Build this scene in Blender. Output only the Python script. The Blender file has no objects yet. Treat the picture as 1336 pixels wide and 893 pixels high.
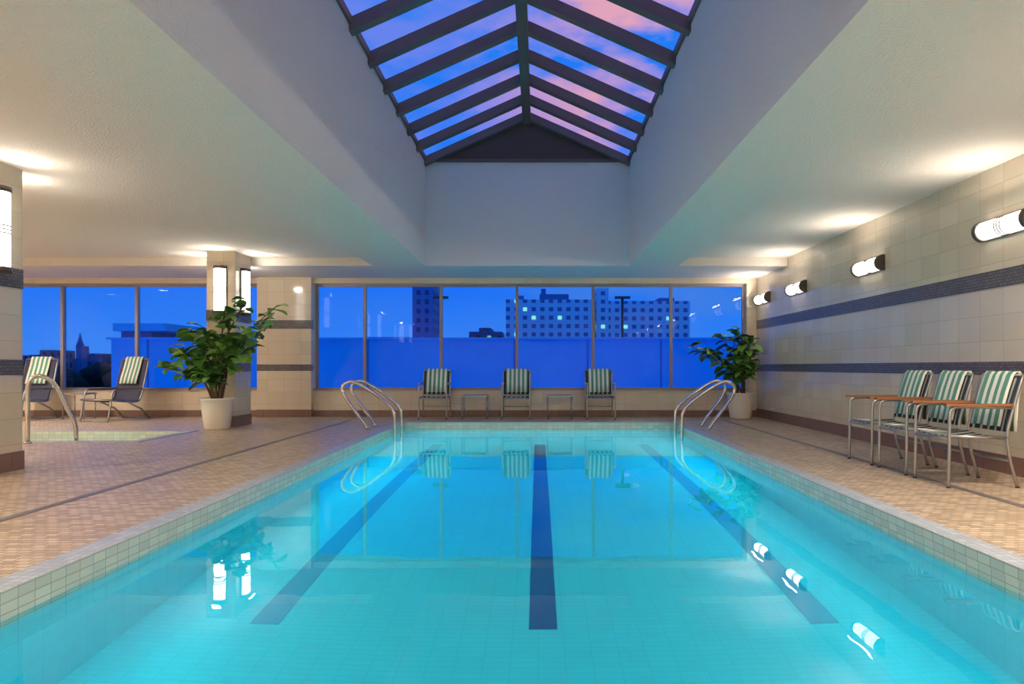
import bpy, bmesh, math, random
from mathutils import Vector, Matrix
random.seed(7)
scene = bpy.context.scene
F = 850.0

def lin(r, g, b):
    def c(v):
        v /= 255.0
        return v/12.92 if v <= 0.04045 else ((v+0.055)/1.055)**2.4
    return (c(r), c(g), c(b), 1.0)

# ---------------------------------------------------------------- materials
def new_mat(name):
    m = bpy.data.materials.new(name); m.use_nodes = True
    nt = m.node_tree
    return m, nt, nt.nodes["Principled BSDF"]

def bump(nt, b, src, strength, dist=0.01):
    bn = nt.nodes.new("ShaderNodeBump")
    bn.inputs["Strength"].default_value = strength
    bn.inputs["Distance"].default_value = dist
    nt.links.new(src, bn.inputs["Height"])
    nt.links.new(bn.outputs[0], b.inputs["Normal"])

def plain(name, col, rough=0.5, metal=0.0, nscale=0, nstr=0.2, var=0.0, ndist=0.01):
    m, nt, b = new_mat(name)
    b.inputs["Roughness"].default_value = rough
    b.inputs["Metallic"].default_value = metal
    b.inputs["Base Color"].default_value = col
    if nscale:
        g = nt.nodes.new("ShaderNodeNewGeometry")
        n = nt.nodes.new("ShaderNodeTexNoise"); n.inputs["Scale"].default_value = nscale
        n.inputs["Detail"].default_value = 4
        nt.links.new(g.outputs["Position"], n.inputs["Vector"])
        bump(nt, b, n.outputs["Fac"], nstr, ndist)
        if var:
            mx = nt.nodes.new("ShaderNodeMix"); mx.data_type = 'RGBA'
            mx.inputs[6].default_value = tuple(c*(1-var) for c in col[:3])+(1,)
            mx.inputs[7].default_value = tuple(min(1, c*(1+var)) for c in col[:3])+(1,)
            nt.links.new(n.outputs["Fac"], mx.inputs[0])
            nt.links.new(mx.outputs[2], b.inputs["Base Color"])
    return m

def tile(name, c1, c2, mortar, w, h, gap=0.004, rough=0.3, vertical=False, offset=0.0, bstr=0.3, spec=0.5, cloud=0.0):
    m, nt, b = new_mat(name)
    g = nt.nodes.new("ShaderNodeNewGeometry")
    vec = g.outputs["Position"]
    if vertical:
        s = nt.nodes.new("ShaderNodeSeparateXYZ"); nt.links.new(vec, s.inputs[0])
        a = nt.nodes.new("ShaderNodeMath"); a.operation = 'ADD'
        nt.links.new(s.outputs[0], a.inputs[0]); nt.links.new(s.outputs[1], a.inputs[1])
        c = nt.nodes.new("ShaderNodeCombineXYZ")
        nt.links.new(a.outputs[0], c.inputs[0]); nt.links.new(s.outputs[2], c.inputs[1])
        vec = c.outputs[0]
    br = nt.nodes.new("ShaderNodeTexBrick")
    br.offset = offset; br.squash = 1.0
    br.inputs["Scale"].default_value = 1.0
    br.inputs["Brick Width"].default_value = w
    br.inputs["Row Height"].default_value = h
    br.inputs["Mortar Size"].default_value = gap
    br.inputs["Mortar Smooth"].default_value = 0.1
    br.inputs["Color1"].default_value = c1
    br.inputs["Color2"].default_value = c2
    br.inputs["Mortar"].default_value = mortar
    nt.links.new(vec, br.inputs["Vector"])
    out = br.outputs["Color"]
    if cloud:
        n = nt.nodes.new("ShaderNodeTexNoise"); n.inputs["Scale"].default_value = 2.2; n.inputs["Detail"].default_value = 5
        nt.links.new(g.outputs["Position"], n.inputs["Vector"])
        mr = nt.nodes.new("ShaderNodeMapRange"); mr.inputs[3].default_value = 1-cloud; mr.inputs[4].default_value = 1+cloud
        nt.links.new(n.outputs["Fac"], mr.inputs[0])
        vm = nt.nodes.new("ShaderNodeVectorMath"); vm.operation = 'SCALE'
        nt.links.new(out, vm.inputs[0]); nt.links.new(mr.outputs[0], vm.inputs["Scale"])
        out = vm.outputs[0]
    nt.links.new(out, b.inputs["Base Color"])
    b.inputs["Roughness"].default_value = rough
    b.inputs["Specular IOR Level"].default_value = spec
    inv = nt.nodes.new("ShaderNodeMath"); inv.operation = 'SUBTRACT'; inv.inputs[0].default_value = 1
    nt.links.new(br.outputs["Fac"], inv.inputs[1])
    bump(nt, b, inv.outputs[0], bstr, 0.003)
    return m

def emit(name, col, strength):
    m, nt, b = new_mat(name)
    b.inputs["Base Color"].default_value = (0.8, 0.8, 0.8, 1)
    b.inputs["Emission Color"].default_value = col
    b.inputs["Emission Strength"].default_value = strength
    return m

def glass_sheet(name, tint, gl=0.5):
    m = bpy.data.materials.new(name); m.use_nodes = True
    nt = m.node_tree; nt.nodes.clear()
    o = nt.nodes.new("ShaderNodeOutputMaterial")
    t = nt.nodes.new("ShaderNodeBsdfTransparent"); t.inputs[0].default_value = tint
    gs = nt.nodes.new("ShaderNodeBsdfGlossy"); gs.inputs["Roughness"].default_value = 0.02
    lw = nt.nodes.new("ShaderNodeLayerWeight"); lw.inputs[0].default_value = 0.5
    pw = nt.nodes.new("ShaderNodeMath"); pw.operation = 'POWER'; pw.inputs[1].default_value = 5.0
    nt.links.new(lw.outputs["Facing"], pw.inputs[0])
    ma = nt.nodes.new("ShaderNodeMath"); ma.operation = 'MULTIPLY_ADD'; ma.inputs[1].default_value = gl; ma.inputs[2].default_value = 0.015
    nt.links.new(pw.outputs[0], ma.inputs[0])
    mx = nt.nodes.new("ShaderNodeMixShader")
    nt.links.new(ma.outputs[0], mx.inputs[0]); nt.links.new(t.outputs[0], mx.inputs[1]); nt.links.new(gs.outputs[0], mx.inputs[2])
    nt.links.new(mx.outputs[0], o.inputs[0])
    return m

def stripes(name, ca, cb, period, duty=0.5, axis=0, rough=0.85):
    m, nt, b = new_mat(name)
    tc = nt.nodes.new("ShaderNodeTexCoord"); s = nt.nodes.new("ShaderNodeSeparateXYZ")
    nt.links.new(tc.outputs["Object"], s.inputs[0])
    d = nt.nodes.new("ShaderNodeMath"); d.operation = 'MULTIPLY_ADD'; d.inputs[1].default_value = 1/period; d.inputs[2].default_value = 50.25
    f = nt.nodes.new("ShaderNodeMath"); f.operation = 'FRACT'
    l = nt.nodes.new("ShaderNodeMath"); l.operation = 'LESS_THAN'; l.inputs[1].default_value = duty
    nt.links.new(s.outputs[axis], d.inputs[0]); nt.links.new(d.outputs[0], f.inputs[0]); nt.links.new(f.outputs[0], l.inputs[0])
    mx = nt.nodes.new("ShaderNodeMix"); mx.data_type = 'RGBA'
    mx.inputs[6].default_value = ca; mx.inputs[7].default_value = cb
    nt.links.new(l.outputs[0], mx.inputs[0]); nt.links.new(mx.outputs[2], b.inputs["Base Color"])
    b.inputs["Roughness"].default_value = rough
    n = nt.nodes.new("ShaderNodeTexNoise"); n.inputs["Scale"].default_value = 300
    nt.links.new(tc.outputs["Object"], n.inputs["Vector"])
    bump(nt, b, n.outputs["Fac"], 0.3, 0.002)
    return m

def facade(name, base, dark, lit, w, h, gap, litprob=0.12, estr=1.0):
    m, nt, b = new_mat(name)
    g = nt.nodes.new("ShaderNodeNewGeometry")
    s = nt.nodes.new("ShaderNodeSeparateXYZ"); nt.links.new(g.outputs["Position"], s.inputs[0])
    a = nt.nodes.new("ShaderNodeMath"); a.operation = 'ADD'
    nt.links.new(s.outputs[0], a.inputs[0]); nt.links.new(s.outputs[1], a.inputs[1])
    c = nt.nodes.new("ShaderNodeCombineXYZ")
    nt.links.new(a.outputs[0], c.inputs[0]); nt.links.new(s.outputs[2], c.inputs[1])
    br = nt.nodes.new("ShaderNodeTexBrick"); br.offset = 0
    br.inputs["Scale"].default_value = 1
    br.inputs["Brick Width"].default_value = w; br.inputs["Row Height"].default_value = h
    br.inputs["Mortar Size"].default_value = gap
    br.inputs["Color1"].default_value = (0, 0, 0, 1); br.inputs["Color2"].default_value = (1, 1, 1, 1)
    br.inputs["Mortar"].default_value = (0, 0, 0, 1)
    nt.links.new(c.outputs[0], br.inputs["Vector"])
    gt = nt.nodes.new("ShaderNodeMath"); gt.operation = 'GREATER_THAN'; gt.inputs[1].default_value = 1-litprob
    nt.links.new(br.outputs["Color"], gt.inputs[0])
    mx = nt.nodes.new("ShaderNodeMix"); mx.data_type = 'RGBA'
    mx.inputs[6].default_value = dark; mx.inputs[7].default_value = base
    nt.links.new(br.outputs["Fac"], mx.inputs[0]); nt.links.new(mx.outputs[2], b.inputs["Base Color"])
    b.inputs["Emission Color"].default_value = lit
    ms = nt.nodes.new("ShaderNodeMath"); ms.operation = 'MULTIPLY'; ms.inputs[1].default_value = estr
    nt.links.new(gt.outputs[0], ms.inputs[0]); nt.links.new(ms.outputs[0], b.inputs["Emission Strength"])
    b.inputs["Roughness"].default_value = 0.8
    return m

M = {}
M['deck'] = tile("deck_mosaic", lin(216,194,166), lin(168,145,119), lin(140,120,100), 0.075, 0.05, 0.004, 0.36, cloud=0.12, offset=0.5)
M['inlay'] = tile("inlay_mosaic", lin(115,112,114), lin(95,93,96), lin(120,114,112), 0.05, 0.05, 0.004, 0.4)
M['wall'] = tile("wall_tile", lin(218,204,182), lin(209,193,170), lin(190,174,152), 0.33, 0.25, 0.003, 0.10, True, 0.0, 0.2, 0.6, cloud=0.05)
M['band'] = tile("band_mosaic", lin(122,114,114), lin(98,93,96), lin(74,70,72), 0.05, 0.03, 0.004, 0.3, True, 0.5)
M['base'] = tile("baseboard_tile", lin(134,104,92), lin(124,96,86), lin(100,78,70), 0.3, 0.25, 0.004, 0.3, True)
M['ceil'] = plain("ceiling_stucco", lin(220,212,202), 0.9, nscale=55, nstr=0.6, ndist=0.02)
M['well'] = plain("painted_plaster", lin(212,210,212), 0.9, nscale=70, nstr=0.25, ndist=0.01)
M['steel'] = plain("stainless_steel", (0.66,0.63,0.60,1), 0.18, 1.0)
M['alu'] = plain("brushed_aluminium", (0.42,0.41,0.40,1), 0.38, 1.0)
M['bronze'] = plain("dark_bronze", lin(92,80,74), 0.4, 0.3)
M['frame'] = plain("window_frame", lin(150,142,140), 0.4, 0.2)
M['rafter'] = plain("skylight_metal", lin(104,90,86), 0.5, 0.1)
M['gable'] = plain("gable_panel", lin(84,72,68), 0.8)
M['lens'] = emit("opal_lens", (1.0, 0.93, 0.84, 1), 4.6)
M['glass'] = glass_sheet("window_glass", (0.12, 0.68, 1.0, 1))
M['skyglass'] = glass_sheet("skylight_glass", (0.86, 0.94, 1.0, 1), 0.12)
M['pool'] = tile("pool_tile", lin(70,212,224), lin(66,208,221), lin(61,201,216), 0.15, 0.05, 0.004, 0.35, bstr=0.1)
M['poolv'] = tile("pool_wall_tile", lin(70,212,224), lin(66,208,221), lin(61,201,216), 0.15, 0.05, 0.004, 0.35, True, bstr=0.1)
M['wline'] = tile("waterline_tile", lin(214,206,184), lin(196,189,170), lin(172,166,150), 0.1, 0.05, 0.003, 0.25, True)
M['coping'] = tile("coping_mosaic", lin(188,196,204), lin(160,170,180), lin(150,158,166), 0.05, 0.05, 0.004, 0.35)
M['lane'] = plain("lane_tile", lin(8,84,140), 0.4)
M['lane2'] = plain("lane_tile_side", lin(42,160,188), 0.4)
M['pot'] = plain("pot_ceramic", lin(226,216,200), 0.45, nscale=20, nstr=0.05)
M['soil'] = plain("soil", lin(50,38,30), 0.95, nscale=60, nstr=0.8)
M['bark'] = plain("bark", lin(96,78,58), 0.9, nscale=40, nstr=0.5)
M['leaf'] = plain("leaf", lin(78,126,56), 0.35, nscale=9, nstr=0.1, var=0.45)
M['leaf2'] = plain("leaf_light", lin(134,182,84), 0.35, nscale=9, nstr=0.1, var=0.35)
M['wood'] = plain("arm_wood", lin(150,98,64), 0.35, nscale=30, nstr=0.1, var=0.2)
M['sling'] = stripes("sling_fabric", lin(42,52,62), lin(196,200,190), 0.088, 0.3)
M['towel'] = stripes("striped_towel", lin(96,150,132), lin(232,234,222), 0.085, 0.48)
M['navy'] = plain("lounge_sling", lin(58,60,84), 0.7)
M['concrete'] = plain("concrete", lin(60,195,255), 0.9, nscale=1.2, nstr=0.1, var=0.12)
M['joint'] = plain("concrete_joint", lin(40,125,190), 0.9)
M['ground'] = plain("city_ground", lin(40,44,52), 1.0, nscale=0.05, nstr=0.1, var=0.5)
M['tree'] = plain("tree_mass", lin(28,40,36), 1.0, nscale=1, nstr=0.5, var=0.5)
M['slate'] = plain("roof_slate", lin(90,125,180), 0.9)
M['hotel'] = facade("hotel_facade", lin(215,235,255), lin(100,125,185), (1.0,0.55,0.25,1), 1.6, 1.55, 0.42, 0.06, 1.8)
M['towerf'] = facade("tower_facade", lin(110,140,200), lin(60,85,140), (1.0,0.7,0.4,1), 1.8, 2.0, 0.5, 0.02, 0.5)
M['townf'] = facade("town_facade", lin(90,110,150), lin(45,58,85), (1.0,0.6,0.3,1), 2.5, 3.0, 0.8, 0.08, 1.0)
M['fill_lens'] = emit("fill_light_lens", (1.0, 0.88, 0.7, 1), 3.0)  # lens of the added, unseen ceiling fill lights

def water_mat(name):
    m, nt, b = new_mat(name)
    b.inputs["Base Color"].default_value = (0.74, 0.97, 1.0, 1)
    b.inputs["Transmission Weight"].default_value = 1.0
    b.inputs["Roughness"].default_value = 0.0
    b.inputs["IOR"].default_value = 1.333
    g = nt.nodes.new("ShaderNodeNewGeometry")
    n = nt.nodes.new("ShaderNodeTexNoise"); n.inputs["Scale"].default_value = 2.2; n.inputs["Detail"].default_value = 2
    nt.links.new(g.outputs["Position"], n.inputs["Vector"])
    bump(nt, b, n.outputs["Fac"], 0.05, 0.02)
    return m
M['water'] = water_mat("water")

# ---------------------------------------------------------------- mesh builder
class MB:
    def __init__(s): s.bm = bmesh.new(); s.mats = []
    def mi(s, k):
        if k not in s.mats: s.mats.append(k)
        return s.mats.index(k)
    def face(s, pts, k, smooth=False):
        vs = [s.bm.verts.new(p) for p in pts]
        f = s.bm.faces.new(vs); f.material_index = s.mi(k); f.smooth = smooth
    def box(s, x0, x1, y0, y1, z0, z1, k):
        P = [(x0,y0,z0),(x1,y0,z0),(x1,y1,z0),(x0,y1,z0),(x0,y0,z1),(x1,y0,z1),(x1,y1,z1),(x0,y1,z1)]
        v = [s.bm.verts.new(p) for p in P]
        for q in ((0,3,2,1),(4,5,6,7),(0,1,5,4),(1,2,6,5),(2,3,7,6),(3,0,4,7)):
            f = s.bm.faces.new([v[i] for i in q]); f.material_index = s.mi(k)
    def tube(s, pts, r, k, seg=10, caps=True, smooth=True):
        pts = [Vector(p) for p in pts]; rs = r if isinstance(r, (list, tuple)) else [r]*len(pts)
        rings = []; up = None
        for i, p in enumerate(pts):
            if i == 0: t = pts[1]-pts[0]
            elif i == len(pts)-1: t = pts[-1]-pts[-2]
            else: t = (pts[i+1]-pts[i]).normalized()+(pts[i]-pts[i-1]).normalized()
            t.normalize()
            if up is None:
                up = Vector((0,0,1)) if abs(t.z) < 0.9 else Vector((1,0,0))
            a = up - t*up.dot(t); a.normalize(); up = a; b = t.cross(a)
            rings.append([s.bm.verts.new(p + (a*math.cos(2*math.pi*j/seg)+b*math.sin(2*math.pi*j/seg))*rs[i]) for j in range(seg)])
        m = s.mi(k)
        for i in range(len(rings)-1):
            for j in range(seg):
                f = s.bm.faces.new((rings[i][j], rings[i][(j+1)%seg], rings[i+1][(j+1)%seg], rings[i+1][j]))
                f.material_index = m; f.smooth = smooth
        if caps:
            for rg in (rings[0][::-1], rings[-1]):
                f = s.bm.faces.new(rg); f.material_index = m
    def lathe(s, prof, c, k, seg=28):
        rings = []
        for r, z in prof:
            rings.append([s.bm.verts.new((c[0]+r*math.cos(2*math.pi*j/seg), c[1]+r*math.sin(2*math.pi*j/seg), c[2]+z)) for j in range(seg)])
        m = s.mi(k)
        for i in range(len(rings)-1):
            for j in range(seg):
                f = s.bm.faces.new((rings[i][j], rings[i][(j+1)%seg], rings[i+1][(j+1)%seg], rings[i+1][j])); f.material_index = m; f.smooth = True
        f = s.bm.faces.new(rings[0][::-1]); f.material_index = m
        f = s.bm.faces.new(rings[-1]); f.material_index = m
    def sheet(s, rows, k, thick=0.006):
        m = s.mi(k); n = len(rows); c = len(rows[0])
        R = [[Vector(p) for p in row] for row in rows]
        A = [[s.bm.verts.new(p) for p in row] for row in R]
        B = []
        for i in range(n):
            br = []
            for j in range(c):
                du = R[i][min(j+1,c-1)]-R[i][max(j-1,0)]; dv = R[min(i+1,n-1)][j]-R[max(i-1,0)][j]
                nn = du.cross(dv).normalized()
                br.append(s.bm.verts.new(R[i][j]+nn*thick))
            B.append(br)
        def q(a,b,c_,d):
            f = s.bm.faces.new((a,b,c_,d)); f.material_index = m; f.smooth = True
        for i in range(n-1):
            for j in range(c-1):
                q(A[i][j],A[i+1][j],A[i+1][j+1],A[i][j+1]); q(B[i][j],B[i][j+1],B[i+1][j+1],B[i+1][j])
            q(A[i][0],B[i][0],B[i+1][0],A[i+1][0]); q(A[i][-1],A[i+1][-1],B[i+1][-1],B[i][-1])
        for j in range(c-1):
            q(A[0][j],A[0][j+1],B[0][j+1],B[0][j]); q(A[-1][j],B[-1][j],B[-1][j+1],A[-1][j+1])
    def build(s, name, loc=(0,0,0), rz=0.0):
        me = bpy.data.meshes.new(name)
        s.bm.to_mesh(me); s.bm.free()
        for k in s.mats: me.materials.append(M[k])
        o = bpy.data.objects.new(name, me); scene.collection.objects.link(o)
        o.location = loc; o.rotation_euler = (0,0,rz)
        return o

def smooth_path(pts, n=6):
    P = [Vector(p) for p in pts]; P = [P[0]*2-P[1]]+P+[P[-1]*2-P[-2]]
    out = []
    for i in range(1, len(P)-2):
        for t in range(n):
            u = t/n
            out.append(0.5*((2*P[i])+(-P[i-1]+P[i+1])*u+(2*P[i-1]-5*P[i]+4*P[i+1]-P[i+2])*u*u+(-P[i-1]+3*P[i]-3*P[i+1]+P[i+2])*u**3))
    out.append(P[-2]); return out

# ---------------------------------------------------------------- room constants
XL, XR, YB, YF = -12.2, 4.4, -2.6, 13.1
PX0, PX1, PY0, PY1 = -2.37, 2.38, 0.7, 11.64
SX0, SX1, SY0, SY1 = -8.3, -5.42, 8.75, 10.05
ZB, ZC = 2.785, 2.93     # beam soffit, bay ceiling
WZ = -0.124; PZ = WZ-1.15

# floor (deck with two openings)
b = MB()
T = -0.06
def slab(x0,x1,y0,y1): b.box(x0,x1,y0,y1,T,0,'deck')
slab(PX1, XR, YB, YF); slab(PX0, PX1, YB, PY0); slab(PX0, PX1, PY1, YF)
slab(SX1, PX0, YB, YF); slab(XL, SX0, YB, YF); slab(SX0, SX1, YB, SY0); slab(SX0, SX1, SY1, YF)
b.build("floor")

b = MB()
for x in (-3.50, 3.47): b.box(x-0.035, x+0.035, YB, 12.1, 0, 0.003, 'inlay')
b.build("trim_1")

# pool
b = MB()
w = 0.15
t = 0.008
b.box(PX0-w, PX0, PY0-w, PY1+w, 0, t, 'coping'); b.box(PX1, PX1+w, PY0-w, PY1+w, 0, t, 'coping')
b.box(PX0, PX1, PY1, PY1+w, 0, t, 'coping'); b.box(PX0, PX1, PY0-w, PY0, 0, t, 'coping')
for (z0, z1, k) in ((-0.22, T, 'wline'), (PZ, -0.22, 'poolv')):
    b.box(PX0-0.2, PX0, PY0-0.2, PY1+0.2, z0, z1, k); b.box(PX1, PX1+0.2, PY0-0.2, PY1+0.2, z0, z1, k)
    b.box(PX0, PX1, PY1, PY1+0.2, z0, z1, k); b.box(PX0, PX1, PY0-0.2, PY0, z0, z1, k)
e = 0.004
b.box(PX0, PX0+e, PY0, PY1, T, t, 'wline'); b.box(PX1-e, PX1, PY0, PY1, T, t, 'wline')
b.box(PX0+e, PX1-e, PY1-e, PY1, T, t, 'wline'); b.box(PX0+e, PX1-e, PY0, PY0+e, T, t, 'wline')
b.box(PX0-0.2, PX1+0.2, PY0-0.2, PY1+0.2, PZ-0.15, PZ, 'pool')
for x, k in ((-1.64,'lane2'), (0.03,'lane'), (1.72,'lane2')): b.box(x-0.085, x+0.085, 3.9, 10.7, PZ, PZ+0.004, k)
b.build("swimming_pool")
b = MB(); b.face([(PX0+e,PY0+e,WZ),(PX1-e,PY0+e,WZ),(PX1-e,PY1-e,WZ),(PX0+e,PY1-e,WZ)], 'water'); b.build("pool_water")

# spa
b = MB()
b.box(SX0-0.12, SX0, SY0-0.12, SY1+0.12, 0, t, 'coping'); b.box(SX1, SX1+0.12, SY0-0.12, SY1+0.12, 0, t, 'coping')
b.box(SX0, SX1, SY1, SY1+0.12, 0, t, 'coping'); b.box(SX0, SX1, SY0-0.12, SY0, 0, t, 'coping')
b.box(SX0-0.15, SX0, SY0-0.15, SY1+0.15, -0.9, T, 'wline'); b.box(SX1, SX1+0.15, SY0-0.15, SY1+0.15, -0.9, T, 'wline')
b.box(SX0, SX1, SY1, SY1+0.15, -0.9, T, 'wline'); b.box(SX0, SX1, SY0-0.15, SY0, -0.9, T, 'wline')
b.box(SX0, SX0+e, SY0, SY1, T, t, 'wline'); b.box(SX1-e, SX1, SY0, SY1, T, t, 'wline')
b.box(SX0+e, SX1-e, SY1-e, SY1, T, t, 'wline')
b.box(SX0-0.15, SX1+0.15, SY0-0.15, SY1+0.15, -1.0, -0.9, 'pool')
b.build("hot_tub")
b = MB(); b.face([(SX0+e,SY0+e,-0.16),(SX1-e,SY0+e,-0.16),(SX1-e,SY1-e,-0.16),(SX0+e,SY1-e,-0.16)], 'water'); b.build("hot_tub_water")

# ---------------------------------------------------------------- walls
BANDS = ((1.76, 1.93), (0.92, 1.05))
b = MB(); b.box(XR, XR+0.2, YB, YF+0.25, -0.06, 3.1, 'wall')
b.build("wall_right")
b = MB()
for z0, z1 in BANDS: b.box(XR-0.006, XR, YB, YF, z0, z1, 'band')
b.build("trim_2")
b = MB(); b.box(XR-0.015, XR, YB, YF, 0, 0.17, 'base'); b.build("baseboard_right")
b = MB(); b.box(XL-0.2, XL, YB, YF+0.25, -0.06, 3.1, 'wall'); b.build("wall_left")
b = MB(); b.box(XL, XR, YB-0.2, YB, -0.06, 3.1, 'wall'); b.build("wall_near")
SILL, HEAD = 0.53, 2.68
b = MB()
b.box(XL, XR, YF, YF+0.25, -0.06, SILL, 'wall')
b.box(XL, XR, YF, YF+0.25, HEAD, ZB, 'wall')
b.box(-5.6, -4.52, YF-0.12, YF+0.25, SILL, HEAD, 'wall'); b.box(-5.6, -4.52, YF-0.12, YF, 0, SILL, 'wall'); b.box(-5.6, -4.52, YF-0.12, YF, HEAD, ZB, 'wall')
b.box(4.2, XR, YF, YF+0.25, SILL, HEAD, 'wall'); b.box(XL, -11.7, YF, YF+0.25, SILL, HEAD, 'wall')
for z0, z1 in BANDS: b.box(-5.606, -4.514, YF-0.126, YF-0.0, z0, z1, 'band')
b.build("wall_far")
b = MB(); b.box(XL, XR-0.015, YF-0.012, YF, 0, 0.13, 'base'); b.box(-5.61, -4.51, YF-0.132, YF-0.012, 0, 0.15, 'base'); b.build("baseboard_far")
b = MB(); b.box(-4.52, 4.2, YF-0.03, YF+0.14, SILL, SILL+0.025, 'frame'); b.box(-11.7, -5.6, YF-0.03, YF+0.14, SILL, SILL+0.025, 'frame'); b.build("trim_3")

def window(name, x0, x1, mull):
    b = MB(); y0, y1 = YF+0.14, YF+0.2
    z0 = SILL+0.0
    b.box(x0, x1, y0, y1, z0, z0+0.05, 'frame'); b.box(x0, x1, y0, y1, HEAD-0.05, HEAD, 'frame')
    b.box(x0, x0+0.05, y0, y1, z0+0.05, HEAD-0.05, 'frame'); b.box(x1-0.05, x1, y0, y1, z0+0.05, HEAD-0.05, 'frame')
    for m in mull: b.box(m-0.028, m+0.028, y0-0.03, y1, z0+0.05, HEAD-0.05, 'frame')
    b.face([(x0,y1-0.02,z0),(x1,y1-0.02,z0),(x1,y1-0.02,HEAD),(x0,y1-0.02,HEAD)], 'glass')
    b.build(name)
window("window_1", -4.52, 4.2, (-3.52, -1.97, -0.43, 1.12, 2.70))
window("window_2", -11.7, -5.6, (-6.66, -8.15, -9.66, -11.15))

# columns
def column(y0, y1, name="column"):
    b = MB(); x0, x1 = -5.52, -5.05
    b.box(x0, x1, y0, y1, 0, ZC, 'wall')
    for z0, z1 in BANDS: b.box(x0-0.006, x1+0.006, y0-0.006, y1+0.006, z0, z1+0.02, 'band')
    b.box(x0-0.012, x1+0.012, y0-0.012, y1+0.012, 0, 0.18, 'base')
    b.build(name)
column(10.85, 11.45); column(5.75, 6.38); column(0.7, 1.3)

# ---------------------------------------------------------------- ceiling and skylight well
BL0, BL1, BR0, BR1 = -2.92, -1.99, 1.61, 2.47
WY0, WY1, WT = 1.0, 11.5, 4.61
b = MB()
b.box(XL, BL0, YB, WY1, ZC, 3.1, 'ceil'); b.box(BR1, XR, YB, WY1, ZC, 3.1, 'ceil')
b.box(XL, XR, WY1, YF+0.25, ZB, 3.1, 'ceil'); b.box(BL0, BR1, YB, WY0, ZB, 3.1, 'ceil')
b.box(BL0, BR1, WY1, WY1+0.2, 3.1, WT, 'well'); b.box(BL0, BR1, WY0-0.2, WY0, 3.1, WT, 'well')
b.build("ceiling")
b = MB()
b.box(BL0, BL1, WY0, WY1, ZB, WT, 'ceil'); b.build("ceiling_beam")
b = MB()
b.box(BR0, BR1, WY0, WY1, ZB, WT, 'ceil'); b.build("ceiling_beam")
b = MB(); b.box(BL1, BR0, WY1-0.006, WY1, ZB, WT, 'well'); b.build("trim_4")

# skylight
RX, RZ = -0.20, 5.48
b = MB()
def slope_bar(y, w, d):
    for (xa) in (BL1-0.15, BR0+0.15):
        A = Vector((xa, 0, WT-0.0)); B = Vector((RX, 0, RZ)); dirn = (B-A).normalized()
        n = Vector((-dirn.z, 0, dirn.x));
        if n.z < 0: n = -n
        P = [A, B, B - n*d, A - n*d]
        v = [b.bm.verts.new((p.x, yy, p.z)) for yy in (y-w/2, y+w/2) for p in P]
        for q in ((0,1,2,3),(7,6,5,4),(0,4,5,1),(1,5,6,2),(2,6,7,3),(3,7,4,0)):
            f = b.bm.faces.new([v[i] for i in q]); f.material_index = b.mi('rafter')
ys = [WY1-0.06 - 0.755*i for i in range(14)]
for y in ys: slope_bar(y, 0.12, 0.13)
b.box(RX-0.07, RX+0.07, WY0, WY1, RZ-0.20, RZ+0.02, 'rafter')
b.box(BL1-0.2, BL1+0.03, WY0, WY1, WT, WT+0.09, 'rafter'); b.box(BR0-0.03, BR0+0.2, WY0, WY1, WT, WT+0.09, 'rafter')
b.box(BL1, BR0, WY1-0.05, WY1+0.05, WT, WT+0.05, 'rafter')
for y in (WY1-0.01, WY0+0.01):
    b.face([(BL1-0.15,y,WT),(BR0+0.15,y,WT),(RX,y,RZ)], 'gable')
b.face([(BL1-0.15,WY0,WT+0.01),(BL1-0.15,WY1,WT+0.01),(RX,WY1,RZ+0.01),(RX,WY0,RZ+0.01)], 'skyglass')
b.face([(BR0+0.15,WY0,WT+0.01),(RX,WY0,RZ+0.01),(RX,WY1,RZ+0.01),(BR0+0.15,WY1,WT+0.01)], 'skyglass')
b.build("skylight")

# ---------------------------------------------------------------- lights helper
def area(name, loc, nrm, xdir, sx, sy, power, col, spread=180, shape='RECTANGLE'):
    l = bpy.data.lights.new(name, 'AREA'); l.shape = shape; l.size = sx
    if shape == 'RECTANGLE': l.size_y = sy
    l.energy = power; l.color = col; l.spread = math.radians(spread)
    o = bpy.data.objects.new(name, l); scene.collection.objects.link(o)
    zax = -Vector(nrm).normalized(); xax = Vector(xdir).normalized(); yax = zax.cross(xax)
    o.matrix_world = Matrix.Translation(Vector(loc)) @ Matrix((xax,yax,zax)).transposed().to_4x4()
    return o
WARM = (1.0, 0.87, 0.73)

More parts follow.
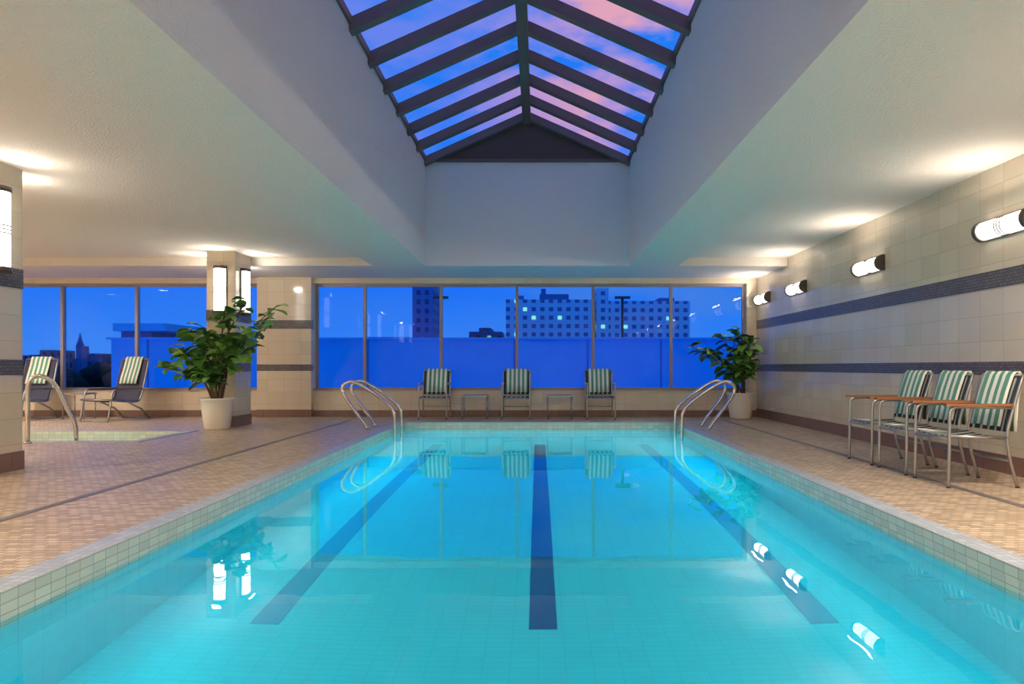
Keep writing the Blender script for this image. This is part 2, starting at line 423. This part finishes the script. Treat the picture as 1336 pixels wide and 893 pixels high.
# ---------------------------------------------------------------- sconces
def half_profile_bar(b, r, L, k, z0, seg=14):
    pts = [(r*math.cos(math.pi*j/seg), -r*math.sin(math.pi*j/seg)) for j in range(seg+1)]
    m = b.mi(k)
    lo = [b.bm.verts.new((x, y-0.02, z0)) for x, y in pts]; hi = [b.bm.verts.new((x, y-0.02, z0+L)) for x, y in pts]
    for j in range(seg):
        f = b.bm.faces.new((lo[j+1], lo[j], hi[j], hi[j+1])); f.material_index = m; f.smooth = True
    for fv in (lo, hi[::-1]):
        f = b.bm.faces.new(fv); f.material_index = m
    f = b.bm.faces.new((lo[0], lo[-1], hi[-1], hi[0])); f.material_index = m
def sconce(L, r, pos, normal, horizontal, power):
    b = MB()
    half_profile_bar(b, r, L, 'lens', -L/2)
    for z in (-L/2-0.05, L/2): half_profile_bar(b, r+0.012, 0.05, 'bronze', z)
    for z in (-0.035, 0.0, 0.035): half_profile_bar(b, r+0.006, 0.010, 'bronze', z-0.005)
    b.box(-r-0.012, r+0.012, -0.02, 0, -L/2-0.05, L/2+0.05, 'bronze')
    o = b.build("wall_sconce")
    n = Vector(normal); zax = Vector((0,1,0)) if horizontal else Vector((0,0,1))
    yax = -n; xax = yax.cross(zax)
    o.matrix_world = Matrix.Translation(Vector(pos)) @ Matrix((xax, yax, zax)).transposed().to_4x4()
    p = Vector(pos)+n*0.10; tang = Vector((0,1,0)) if horizontal else Vector((0,0,1)).cross(n)
    h = (r+0.03) if horizontal else (L/2+0.07)
    sx = L if horizontal else 0.12
    area("sconce_uplight", p+Vector((0,0,h))+n*0.05, (n.x*1.3,n.y*1.3,1), tang, sx, 0.08, power, WARM)
for y in (12.66, 11.0, 8.6, 6.1, 3.6, 1.1, -1.2): sconce(0.58, 0.088, (XR, y, 2.33), (-1,0,0), True, 7.5)  # the nearest ones are out of view, added for extra light
def vsc(x, y, n): sconce(0.70, 0.095, (x, y, 2.28), n, False, 4.0)
for y0, y1 in ((10.85,11.45),(5.75,6.38),(0.7,1.3)):  # sconces on the nearest, unseen column are added for light
    ym = (y0+y1)/2
    vsc(-5.05, ym, (1,0,0)); vsc(-5.285, y0, (0,-1,0)); vsc(-5.52, ym, (-1,0,0)); vsc(-5.285, y1, (0,1,0))
# fill lights added on the ceiling, out of view, to brighten the room
def fill_light(x, y, z, p):
    b = MB(); b.lathe([(0.16,0.0),(0.16,-0.012),(0.13,-0.012),(0.125,-0.004)], (0,0,0), 'frame', 24)
    b.lathe([(0.122,-0.006),(0.01,-0.007)], (0,0,0), 'fill_lens', 24)
    b.build("added_fill_light", (x,y,z))
    area("fill_light_area", (x,y,z-0.03), (0,0,-1), (1,0,0), 0.24, 0.24, p, WARM, 170, 'DISK')
for x, y in ((-9.2,-1),(-9.2,2),(-9.2,5),(-9.2,7.8),(-9.3,10.4),(-11.2,9.4),(-4.0,-1.0),(-4.0,2.0),(3.4,-1),(3.4,1.4),(3.4,3.8),(-7.2,3.5),(-7.2,0)): fill_light(x, y, ZC, 62)
fill_light(-1.3,-0.8,ZB,62); fill_light(1.3,-0.8,ZB,62)

# ---------------------------------------------------------------- pool rails
def grab_rail(name, x_pool, sgn, y):
    b = MB()
    for dy in (0, 0.52):
        pr = [(0.36,0.0),(0.45,0.14),(0.66,0.42),(0.76,0.58),(0.76,0.69),(0.66,0.755),(0.54,0.74),(0.30,0.60),(0.06,0.42),(-0.04,0.30),(-0.07,0.12),(-0.07,-0.6)]
        pts = smooth_path([(x_pool + sgn*p[0], y+dy, p[1]) for p in pr], 5)
        b.tube(pts, 0.028, 'steel', 12)
        b.lathe([(0.05,0.008),(0.05,0.02),(0.03,0.03)], (x_pool+sgn*0.36, y+dy, 0), 'steel', 16)
    b.build(name)
grab_rail("pool_grab_rail", PX0, -1, 10.45)
grab_rail("pool_grab_rail", PX1, 1, 10.45)
b = MB()
pr = [(-7.0,8.5,0.0),(-7.0,8.5,0.5),(-6.99,8.5,0.76),(-6.93,8.53,0.87),(-6.84,8.6,0.86),(-6.76,8.7,0.72),(-6.68,8.8,0.40),(-6.64,8.87,0.2),(-6.63,8.9,-0.3)]
b.tube(smooth_path([(p[0]+0.34,p[1],p[2]) for p in pr], 5), 0.028, 'steel', 12)
b.lathe([(0.05,0.0),(0.05,0.02),(0.03,0.03)], (-6.66,8.5,0), 'steel', 16)
b.build("hot_tub_handrail")

# ---------------------------------------------------------------- chairs
def armchair(loc, rz, wood):
    b = MB(); W = 0.24 if wood else 0.265; r = 0.0135
    for s in (-1, 1):
        x = s*W
        b.tube(smooth_path([(x,-0.27,0),(x,-0.265,0.3),(x,-0.26,0.60),(x,-0.235,0.655),(x,-0.18,0.668)] + ([(x,0.0,0.668),(x,0.27,0.66)]), 4), r, 'alu', 8)
        b.tube(smooth_path([(x,0.30,0),(x,0.235,0.25),(x,0.215,0.45),(x,0.27,0.68),(x,0.345,0.93)], 4), r, 'alu', 8)
        b.tube([(x,-0.262,0.43),(x,0.0,0.415),(x,0.215,0.42)], r, 'alu', 8)
        for yy in (-0.27, 0.30): b.tube([(x,yy,0),(x,yy,0.015)], 0.017, 'bronze', 8)
        if wood: b.box(x-0.024, x+0.024, -0.30, 0.25, 0.675, 0.695, 'wood')
        else: b.box(x-0.02, x+0.02, -0.24, 0.24, 0.675, 0.69, 'alu')
    b.tube([(-W,-0.262,0.40),(W,-0.262,0.40)], r, 'alu', 8)
    b.tube([(-W,0.215,0.40),(W,0.215,0.40)], r, 'alu', 8)
    b.tube([(-W,0.345,0.93),(W,0.345,0.93)], r, 'alu', 8)
    b.tube([(-W,0.25,0.22),(W,0.25,0.22)], r*0.9, 'alu', 8)
    nx = 10
    X = [(-W+0.005)+2*(W-0.005)*i/nx for i in range(nx+1)]
    prof = [(-0.25,0.432),(-0.1,0.415),(0.05,0.408),(0.2,0.425)]
    b.sheet([[(x, p[0], p[1]-0.02*(1-(x/W)**2)) for x in X] for p in prof], 'sling')
    prof = [(0.215,0.46),(0.235,0.56),(0.265,0.68),(0.30,0.80),(0.338,0.915)]
    b.sheet([[(x, p[0]+0.02*(1-(x/W)**2), p[1]) for x in X] for p in prof], 'sling')
    tw = 0.175 if wood else 0.215
    X = [-tw+2*tw*i/nx for i in range(nx+1)]
    prof = [(0.20,0.50),(0.235,0.66),(0.27,0.79),(0.315,0.925),(0.335,0.955),(0.365,0.955),(0.38,0.92),(0.36,0.80),(0.33,0.68),(0.315,0.60)]
    if wood: prof = prof[:-2]+[(0.345,0.70),(0.335,0.56),(0.33,0.46)]
    b.sheet([[(x, p[0]+0.004*math.sin(x*50), p[1]+0.003*math.sin(x*30+p[0]*20)) for x in X] for p in prof], 'towel', 0.01)
    b.build("armchair", loc, rz)
for x in (-2.0, -0.42, 1.2): armchair((x, 12.62, 0), 0, False)
for y in (5.62, 6.24, 6.86): armchair((3.66, y, 0), math.radians(-90), True)

def side_table(loc, w=0.5, h=0.46):
    b = MB(); q = w/2
    for sx in (-1,1):
        for sy in (-1,1): b.tube([(sx*(q-0.02), sy*(q-0.06), 0),(sx*(q-0.02), sy*(q-0.06), h-0.02)], 0.013, 'alu', 8)
        b.tube([(sx*(q-0.02),-q+0.06,0.06),(sx*(q-0.02),q-0.06,0.06)], 0.009, 'alu', 8)
    b.box(-q, q, -q+0.03, q-0.03, h-0.03, h-0.012, 'alu')
    for i in range(8):
        x = -q+0.01+i*(w-0.02)/8; b.box(x, x+(w-0.02)/8-0.008, -q+0.04, q-0.04, h-0.012, h, 'frame')
    b.build("side_table", loc)
side_table((-1.22, 12.62, 0)); side_table((0.42, 12.62, 0)); side_table((-8.84, 12.55, 0), 0.44, 0.5)

def lounge_chair(loc, rz):
    b = MB(); W = 0.30; r = 0.016
    for s in (-1,1):
        x = s*W
        b.tube(smooth_path([(x,-0.52,0.40),(x,-0.2,0.36),(x,0.1,0.34),(x,0.20,0.42),(x,0.30,0.75),(x,0.40,1.15)],4), r, 'alu', 8)
        b.tube(smooth_path([(x,-0.53,0.0),(x,-0.48,0.3),(x,-0.42,0.54),(x,-0.30,0.58),(x,0.26,0.57)],4), r, 'alu', 8)
        b.tube([(x,-0.15,0.36),(x,0.22,0.20),(x,0.42,0.0)], r, 'alu', 8)
        b.box(x-0.025,x+0.025,-0.38,0.23,0.58,0.60,'bronze')
    b.tube([(-W,-0.52,0.40),(W,-0.52,0.40)], r, 'alu', 8); b.tube([(-W,0.40,1.15),(W,0.40,1.15)], r, 'alu', 8)
    b.tube([(-W,0.42,0.012),(W,0.42,0.012)], r*0.8, 'alu', 8); b.tube([(-W,-0.53,0.012),(W,-0.53,0.012)], r*0.8, 'alu', 8)
    nx = 8; X = [-W+2*W*i/nx for i in range(nx+1)]
    prof = [(p.y, p.z) for p in smooth_path([(0,-0.51,0.41),(0,-0.2,0.365),(0,0.08,0.345),(0,0.19,0.42),(0,0.29,0.75),(0,0.39,1.14)],4)]
    b.sheet([[(x, y, z+0.004) for x in X] for y, z in prof], 'navy')
    tw = 0.19; X = [-tw+2*tw*i/nx for i in range(nx+1)]
    prof = [(0.215,0.68),(0.25,0.80),(0.325,1.0),(0.37,1.15),(0.39,1.19),(0.43,1.18),(0.445,1.12),(0.41,0.95),(0.38,0.85)]
    b.sheet([[(x, y, z) for x in X] for y, z in prof], 'towel', 0.012)
    b.build("lounge_chair", loc, rz)
lounge_chair((-7.92, 12.3, 0), math.radians(-12)); lounge_chair((-9.66, 12.3, 0), math.radians(0))

# ---------------------------------------------------------------- plants
def leaf(b, base, d, L, Wd, k):
    d = d.normalized(); side = d.cross(Vector((0,0,1)))
    if side.length < 0.1: side = Vector((1,0,0))
    side.normalize(); side = (side + Vector((random.uniform(-.5,.5),random.uniform(-.5,.5),random.uniform(-.5,.5)))).normalized()
    side = (side - d*side.dot(d)).normalized(); nrm = side.cross(d)
    if nrm.z < 0: nrm = -nrm
    prof = [(0,0.02),(0.15,0.5),(0.4,0.95),(0.65,1.0),(0.85,0.62),(1.0,0.03)]
    m = b.mi(k); rows = []
    for t, wv in prof:
        c = base + d*L*t - Vector((0,0,1))*L*0.35*t*t
        hw = Wd*0.5*wv
        rows.append([b.bm.verts.new(c - side*hw + nrm*hw*0.35), b.bm.verts.new(c), b.bm.verts.new(c + side*hw + nrm*hw*0.35)])
    for i in range(len(rows)-1):
        for j in (0,1):
            f = b.bm.faces.new((rows[i][j],rows[i][j+1],rows[i+1][j+1],rows[i+1][j])); f.material_index = m; f.smooth = True
def plant(name, loc, tips, nleaf, L, ok, pot_r=0.27, pot_h=0.5):
    b = MB()
    b.lathe([(pot_r*0.72,0.0),(pot_r*0.80,0.03),(pot_r*0.95,pot_h*0.6),(pot_r,pot_h-0.04),(pot_r*1.05,pot_h-0.03),(pot_r*1.05,pot_h),(pot_r*0.93,pot_h),(pot_r*0.92,pot_h-0.04)], (0,0,0), 'pot')
    b.lathe([(0.01,pot_h-0.045),(pot_r*0.92,pot_h-0.035),(0.01,pot_h-0.03)], (0,0,0), 'soil')
    for tip in tips:
        tip = Vector(tip); base = Vector((random.uniform(-.08,.08), random.uniform(-.08,.08), pot_h-0.05))
        mid = base.lerp(tip, 0.5) + Vector((-tip.x*0.22, -tip.y*0.2, 0.10))
        path = smooth_path([base, mid, tip], 8)
        n = len(path)
        b.tube(path, [0.018*(1-i/n)+0.005 for i in range(n)], 'bark', 6)
        for i in range(nleaf):
            for _try in range(12):
                u = random.uniform(0.30, 1.0)**0.7
                p = path[min(n-1, int(u*(n-1)))] + Vector([random.uniform(-.05,.05) for _ in range(3)])
                a = random.uniform(0, 2*math.pi); d = Vector((math.cos(a), math.sin(a), random.uniform(-0.3, 0.9)))
                l = L*random.uniform(0.65, 1.15)
                e2 = p + d.normalized()*l
                if ok(Vector(loc)+e2) and ok(Vector(loc)+p): break
            else: continue
            leaf(b, p, d, l, l*0.62, 'leaf2' if random.random() < 0.35 else 'leaf')
    b.build(name, loc)
def ok1(p):
    if p.y > 10.62 and -5.75 < p.x < -4.92: return False
    return p.y < 11.6
plant("potted_fiddle_leaf_fig", (-5.17, 10.50, 0),
      [(-.88,-.2,1.02),(-.55,-.3,1.35),(-.3,-.15,1.1),(-.1,-.3,1.65),(.22,-.2,1.95),(.50,.0,2.12),(.92,.1,2.0),(.85,-.1,1.65),(.30,-.3,1.40),(.02,-.35,.9),(.6,-.1,1.35),(-.35,-.3,1.6)], 32, 0.26, ok1, 0.24, 0.5)
def ok2(p): return p.x < 4.34 and p.y < 13.02
plant("potted_fiddle_leaf_fig", (3.92, 12.62, 0),
      [(-1.05,-.1,1.42),(-.7,-.2,1.30),(-.4,0,1.66),(-.1,-.1,1.75),(.15,-.1,1.6),(.25,-.1,1.3),(-.1,-.3,1.2),(-.35,-.1,1.05),(.1,-.2,1.0)], 32, 0.25, ok2, 0.25, 0.5)

# ---------------------------------------------------------------- outside
b = MB()
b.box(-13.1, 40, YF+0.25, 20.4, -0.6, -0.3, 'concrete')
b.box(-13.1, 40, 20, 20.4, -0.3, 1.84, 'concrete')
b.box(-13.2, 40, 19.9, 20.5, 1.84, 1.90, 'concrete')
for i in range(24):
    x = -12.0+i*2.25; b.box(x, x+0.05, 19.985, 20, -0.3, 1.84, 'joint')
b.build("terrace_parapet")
b = MB(); b.box(-400, 400, 24, 900, -16, -15, 'ground'); b.build("city_ground")
def px(x, z): return (x-702)/F*z
def pz(y, z): return 1+(479-y)/F*z
def bld(b, x0, x1, ytop, z, k, depth=12, zb=-15): b.box(px(x0,z), px(x1,z), z, z+depth, zb, pz(ytop,z), k)
b = MB()
bld(b, 660, 774, 391, 120, 'hotel'); bld(b, 672, 683, 386, 121, 'slate', 6); bld(b, 704, 742, 384, 121, 'slate', 8); bld(b, 706, 712, 377, 122, 'slate', 3)
bld(b, 780, 900, 393, 122, 'hotel'); bld(b, 778, 794, 376, 121.5, 'hotel', 8); bld(b, 860, 880, 389, 124, 'slate', 6)
b.build("apartment_building")
b = MB(); bld(b, 538, 565, 350, 140, 'towerf', 14); b.build("office_tower")
b = MB(); bld(b, 480, 560, 440, 160, 'townf'); bld(b, 612, 655, 433, 150, 'townf'); bld(b, 625, 640, 428, 151, 'townf'); b.build("low_building")
b = MB()
bld(b, 158, 198, 431, 42, 'slate', 5); bld(b, 147, 215, 422, 41, 'concrete', 7, pz(432,41)); b.build("rooftop_building")
b = MB()
z = 200
for i in range(26):
    x = random.uniform(10, 240); wd = random.uniform(6, 18)
    bld(b, x, x+wd, random.uniform(455, 470), z+random.uniform(-40, 60), 'townf', 10)
b.build("distant_town")
b = MB()
bld(b, 99, 107, 452, 190, 'slate', 3)
xc = px(103,191); b.lathe([(1.1,pz(452,190)),(0.6,pz(445,190)),(0.05,pz(434,190))], (xc,191.5,0), 'slate', 8)
b.build("church_spire")
b = MB()
for i in range(90):
    z = random.uniform(60, 150); x = px(random.uniform(-40, 260), z); h = random.uniform(3, 6)
    zt = pz(random.uniform(472, 498), z)
    b.lathe([(0.5,-h),(h*0.55,-h*0.55),(h*0.6,-h*0.3),(h*0.35,-0.5),(0.1,0)], (x, z, zt), 'tree', 8)
    b.tube([(x,z,-15),(x,z,zt-h+0.2)], 0.25, 'bark', 6)
b.build("tree_row")
for xp in (812, 575):
    b = MB(); z = 30; x = px(xp, z)
    b.tube([(x,z,-15),(x,z,pz(390,z))], 0.06, 'bronze', 8); b.box(x-0.35,x+0.35,z-0.12,z+0.12,pz(390,z),pz(387,z),'bronze'); b.build("street_lamp")

# ---------------------------------------------------------------- pool lights
ym = (PY0+PY1)/2; Ln = PY1-PY0-0.6
PC = (0.02, 0.82, 0.90)
for s, x in ((1, PX0+0.03), (-1, PX1-0.03)):
    area("pool_light_strip", (x, ym, WZ-0.30), (s*0.80,0,-0.60), (0,1,0), Ln, 0.04, 35, PC, 150)
    area("pool_light_strip", (x, PY1-2.4, WZ-0.34), (s*0.80,0,-0.60), (0,1,0), 4.0, 0.04, 12, PC, 150)
area("pool_flood_light", (0, PY0+0.03, WZ-0.55), (0,1,-0.15), (1,0,0), 3.6, 0.4, 9, PC, 160)
area("pool_light_strip", (0, PY1-0.03, WZ-0.30), (0,-0.6,-0.8), (1,0,0), 4.2, 0.04, 20, PC, 150)
area("hot_tub_light", ((SX0+SX1)/2, SY0+0.04, -0.3), (0,0.87,-0.5), (1,0,0), 1.5, 0.1, 14, (1.0,0.9,0.75))

# ---------------------------------------------------------------- world
wd = bpy.data.worlds.new("World"); scene.world = wd; wd.use_nodes = True
nt = wd.node_tree; bg = nt.nodes["Background"]
tc = nt.nodes.new("ShaderNodeTexCoord"); sp = nt.nodes.new("ShaderNodeSeparateXYZ"); nt.links.new(tc.outputs["Generated"], sp.inputs[0])
r = nt.nodes.new("ShaderNodeValToRGB"); nt.links.new(sp.outputs[2], r.inputs[0])
r.color_ramp.elements[0].position = 0.0; r.color_ramp.elements[0].color = (0.22, 0.26, 0.68, 1)
r.color_ramp.elements[1].position = 0.8; r.color_ramp.elements[1].color = (0.02, 0.18, 0.68, 1)
el = r.color_ramp.elements.new(0.16); el.color = (0.01, 0.15, 0.70, 1)
mp = nt.nodes.new("ShaderNodeMapping"); mp.inputs["Scale"].default_value = (2.2, 2.2, 6.0); mp.inputs["Rotation"].default_value = (0.2, 0.5, 0.3)
nt.links.new(tc.outputs["Generated"], mp.inputs[0])
n = nt.nodes.new("ShaderNodeTexNoise"); n.inputs["Scale"].default_value = 3.0; n.inputs["Detail"].default_value = 8; nt.links.new(mp.outputs[0], n.inputs["Vector"])
m1 = nt.nodes.new("ShaderNodeMapRange"); m1.inputs[1].default_value = 0.40; m1.inputs[2].default_value = 0.58; nt.links.new(n.outputs["Fac"], m1.inputs[0])
m2 = nt.nodes.new("ShaderNodeMapRange"); m2.inputs[1].default_value = -0.12; m2.inputs[2].default_value = 0.08; m2.inputs[3].default_value = 0.16; nt.links.new(sp.outputs[0], m2.inputs[0])
m3 = nt.nodes.new("ShaderNodeMapRange"); m3.inputs[1].default_value = 0.05; m3.inputs[2].default_value = 0.4; m3.inputs[3].default_value = 0.18; nt.links.new(sp.outputs[2], m3.inputs[0])
mm = nt.nodes.new("ShaderNodeMath"); mm.operation = 'MULTIPLY'; nt.links.new(m1.outputs[0], mm.inputs[0]); nt.links.new(m2.outputs[0], mm.inputs[1])
mm2 = nt.nodes.new("ShaderNodeMath"); mm2.operation = 'MULTIPLY'; nt.links.new(mm.outputs[0], mm2.inputs[0]); nt.links.new(m3.outputs[0], mm2.inputs[1])
mx = nt.nodes.new("ShaderNodeMix"); mx.data_type = 'RGBA'; nt.links.new(mm2.outputs[0], mx.inputs[0])
nt.links.new(r.outputs[0], mx.inputs[6]); mx.inputs[7].default_value = (0.66, 0.30, 0.38, 1)
nt.links.new(mx.outputs[2], bg.inputs[0]); bg.inputs[1].default_value = 1.15

# ---------------------------------------------------------------- camera
cd = bpy.data.cameras.new("Camera"); cam = bpy.data.objects.new("Camera", cd); scene.collection.objects.link(cam)
cam.location = (0, 0, 1.0); cam.rotation_euler = (math.radians(90), 0, 0)
cd.sensor_width = 36; cd.lens = F/1336*36
cd.shift_x = -(702-668)/1336; cd.shift_y = (479-446.5)/1336
cd.clip_end = 2000
scene.camera = cam
scene.view_settings.view_transform = 'Standard'
scene.view_settings.exposure = 0.22
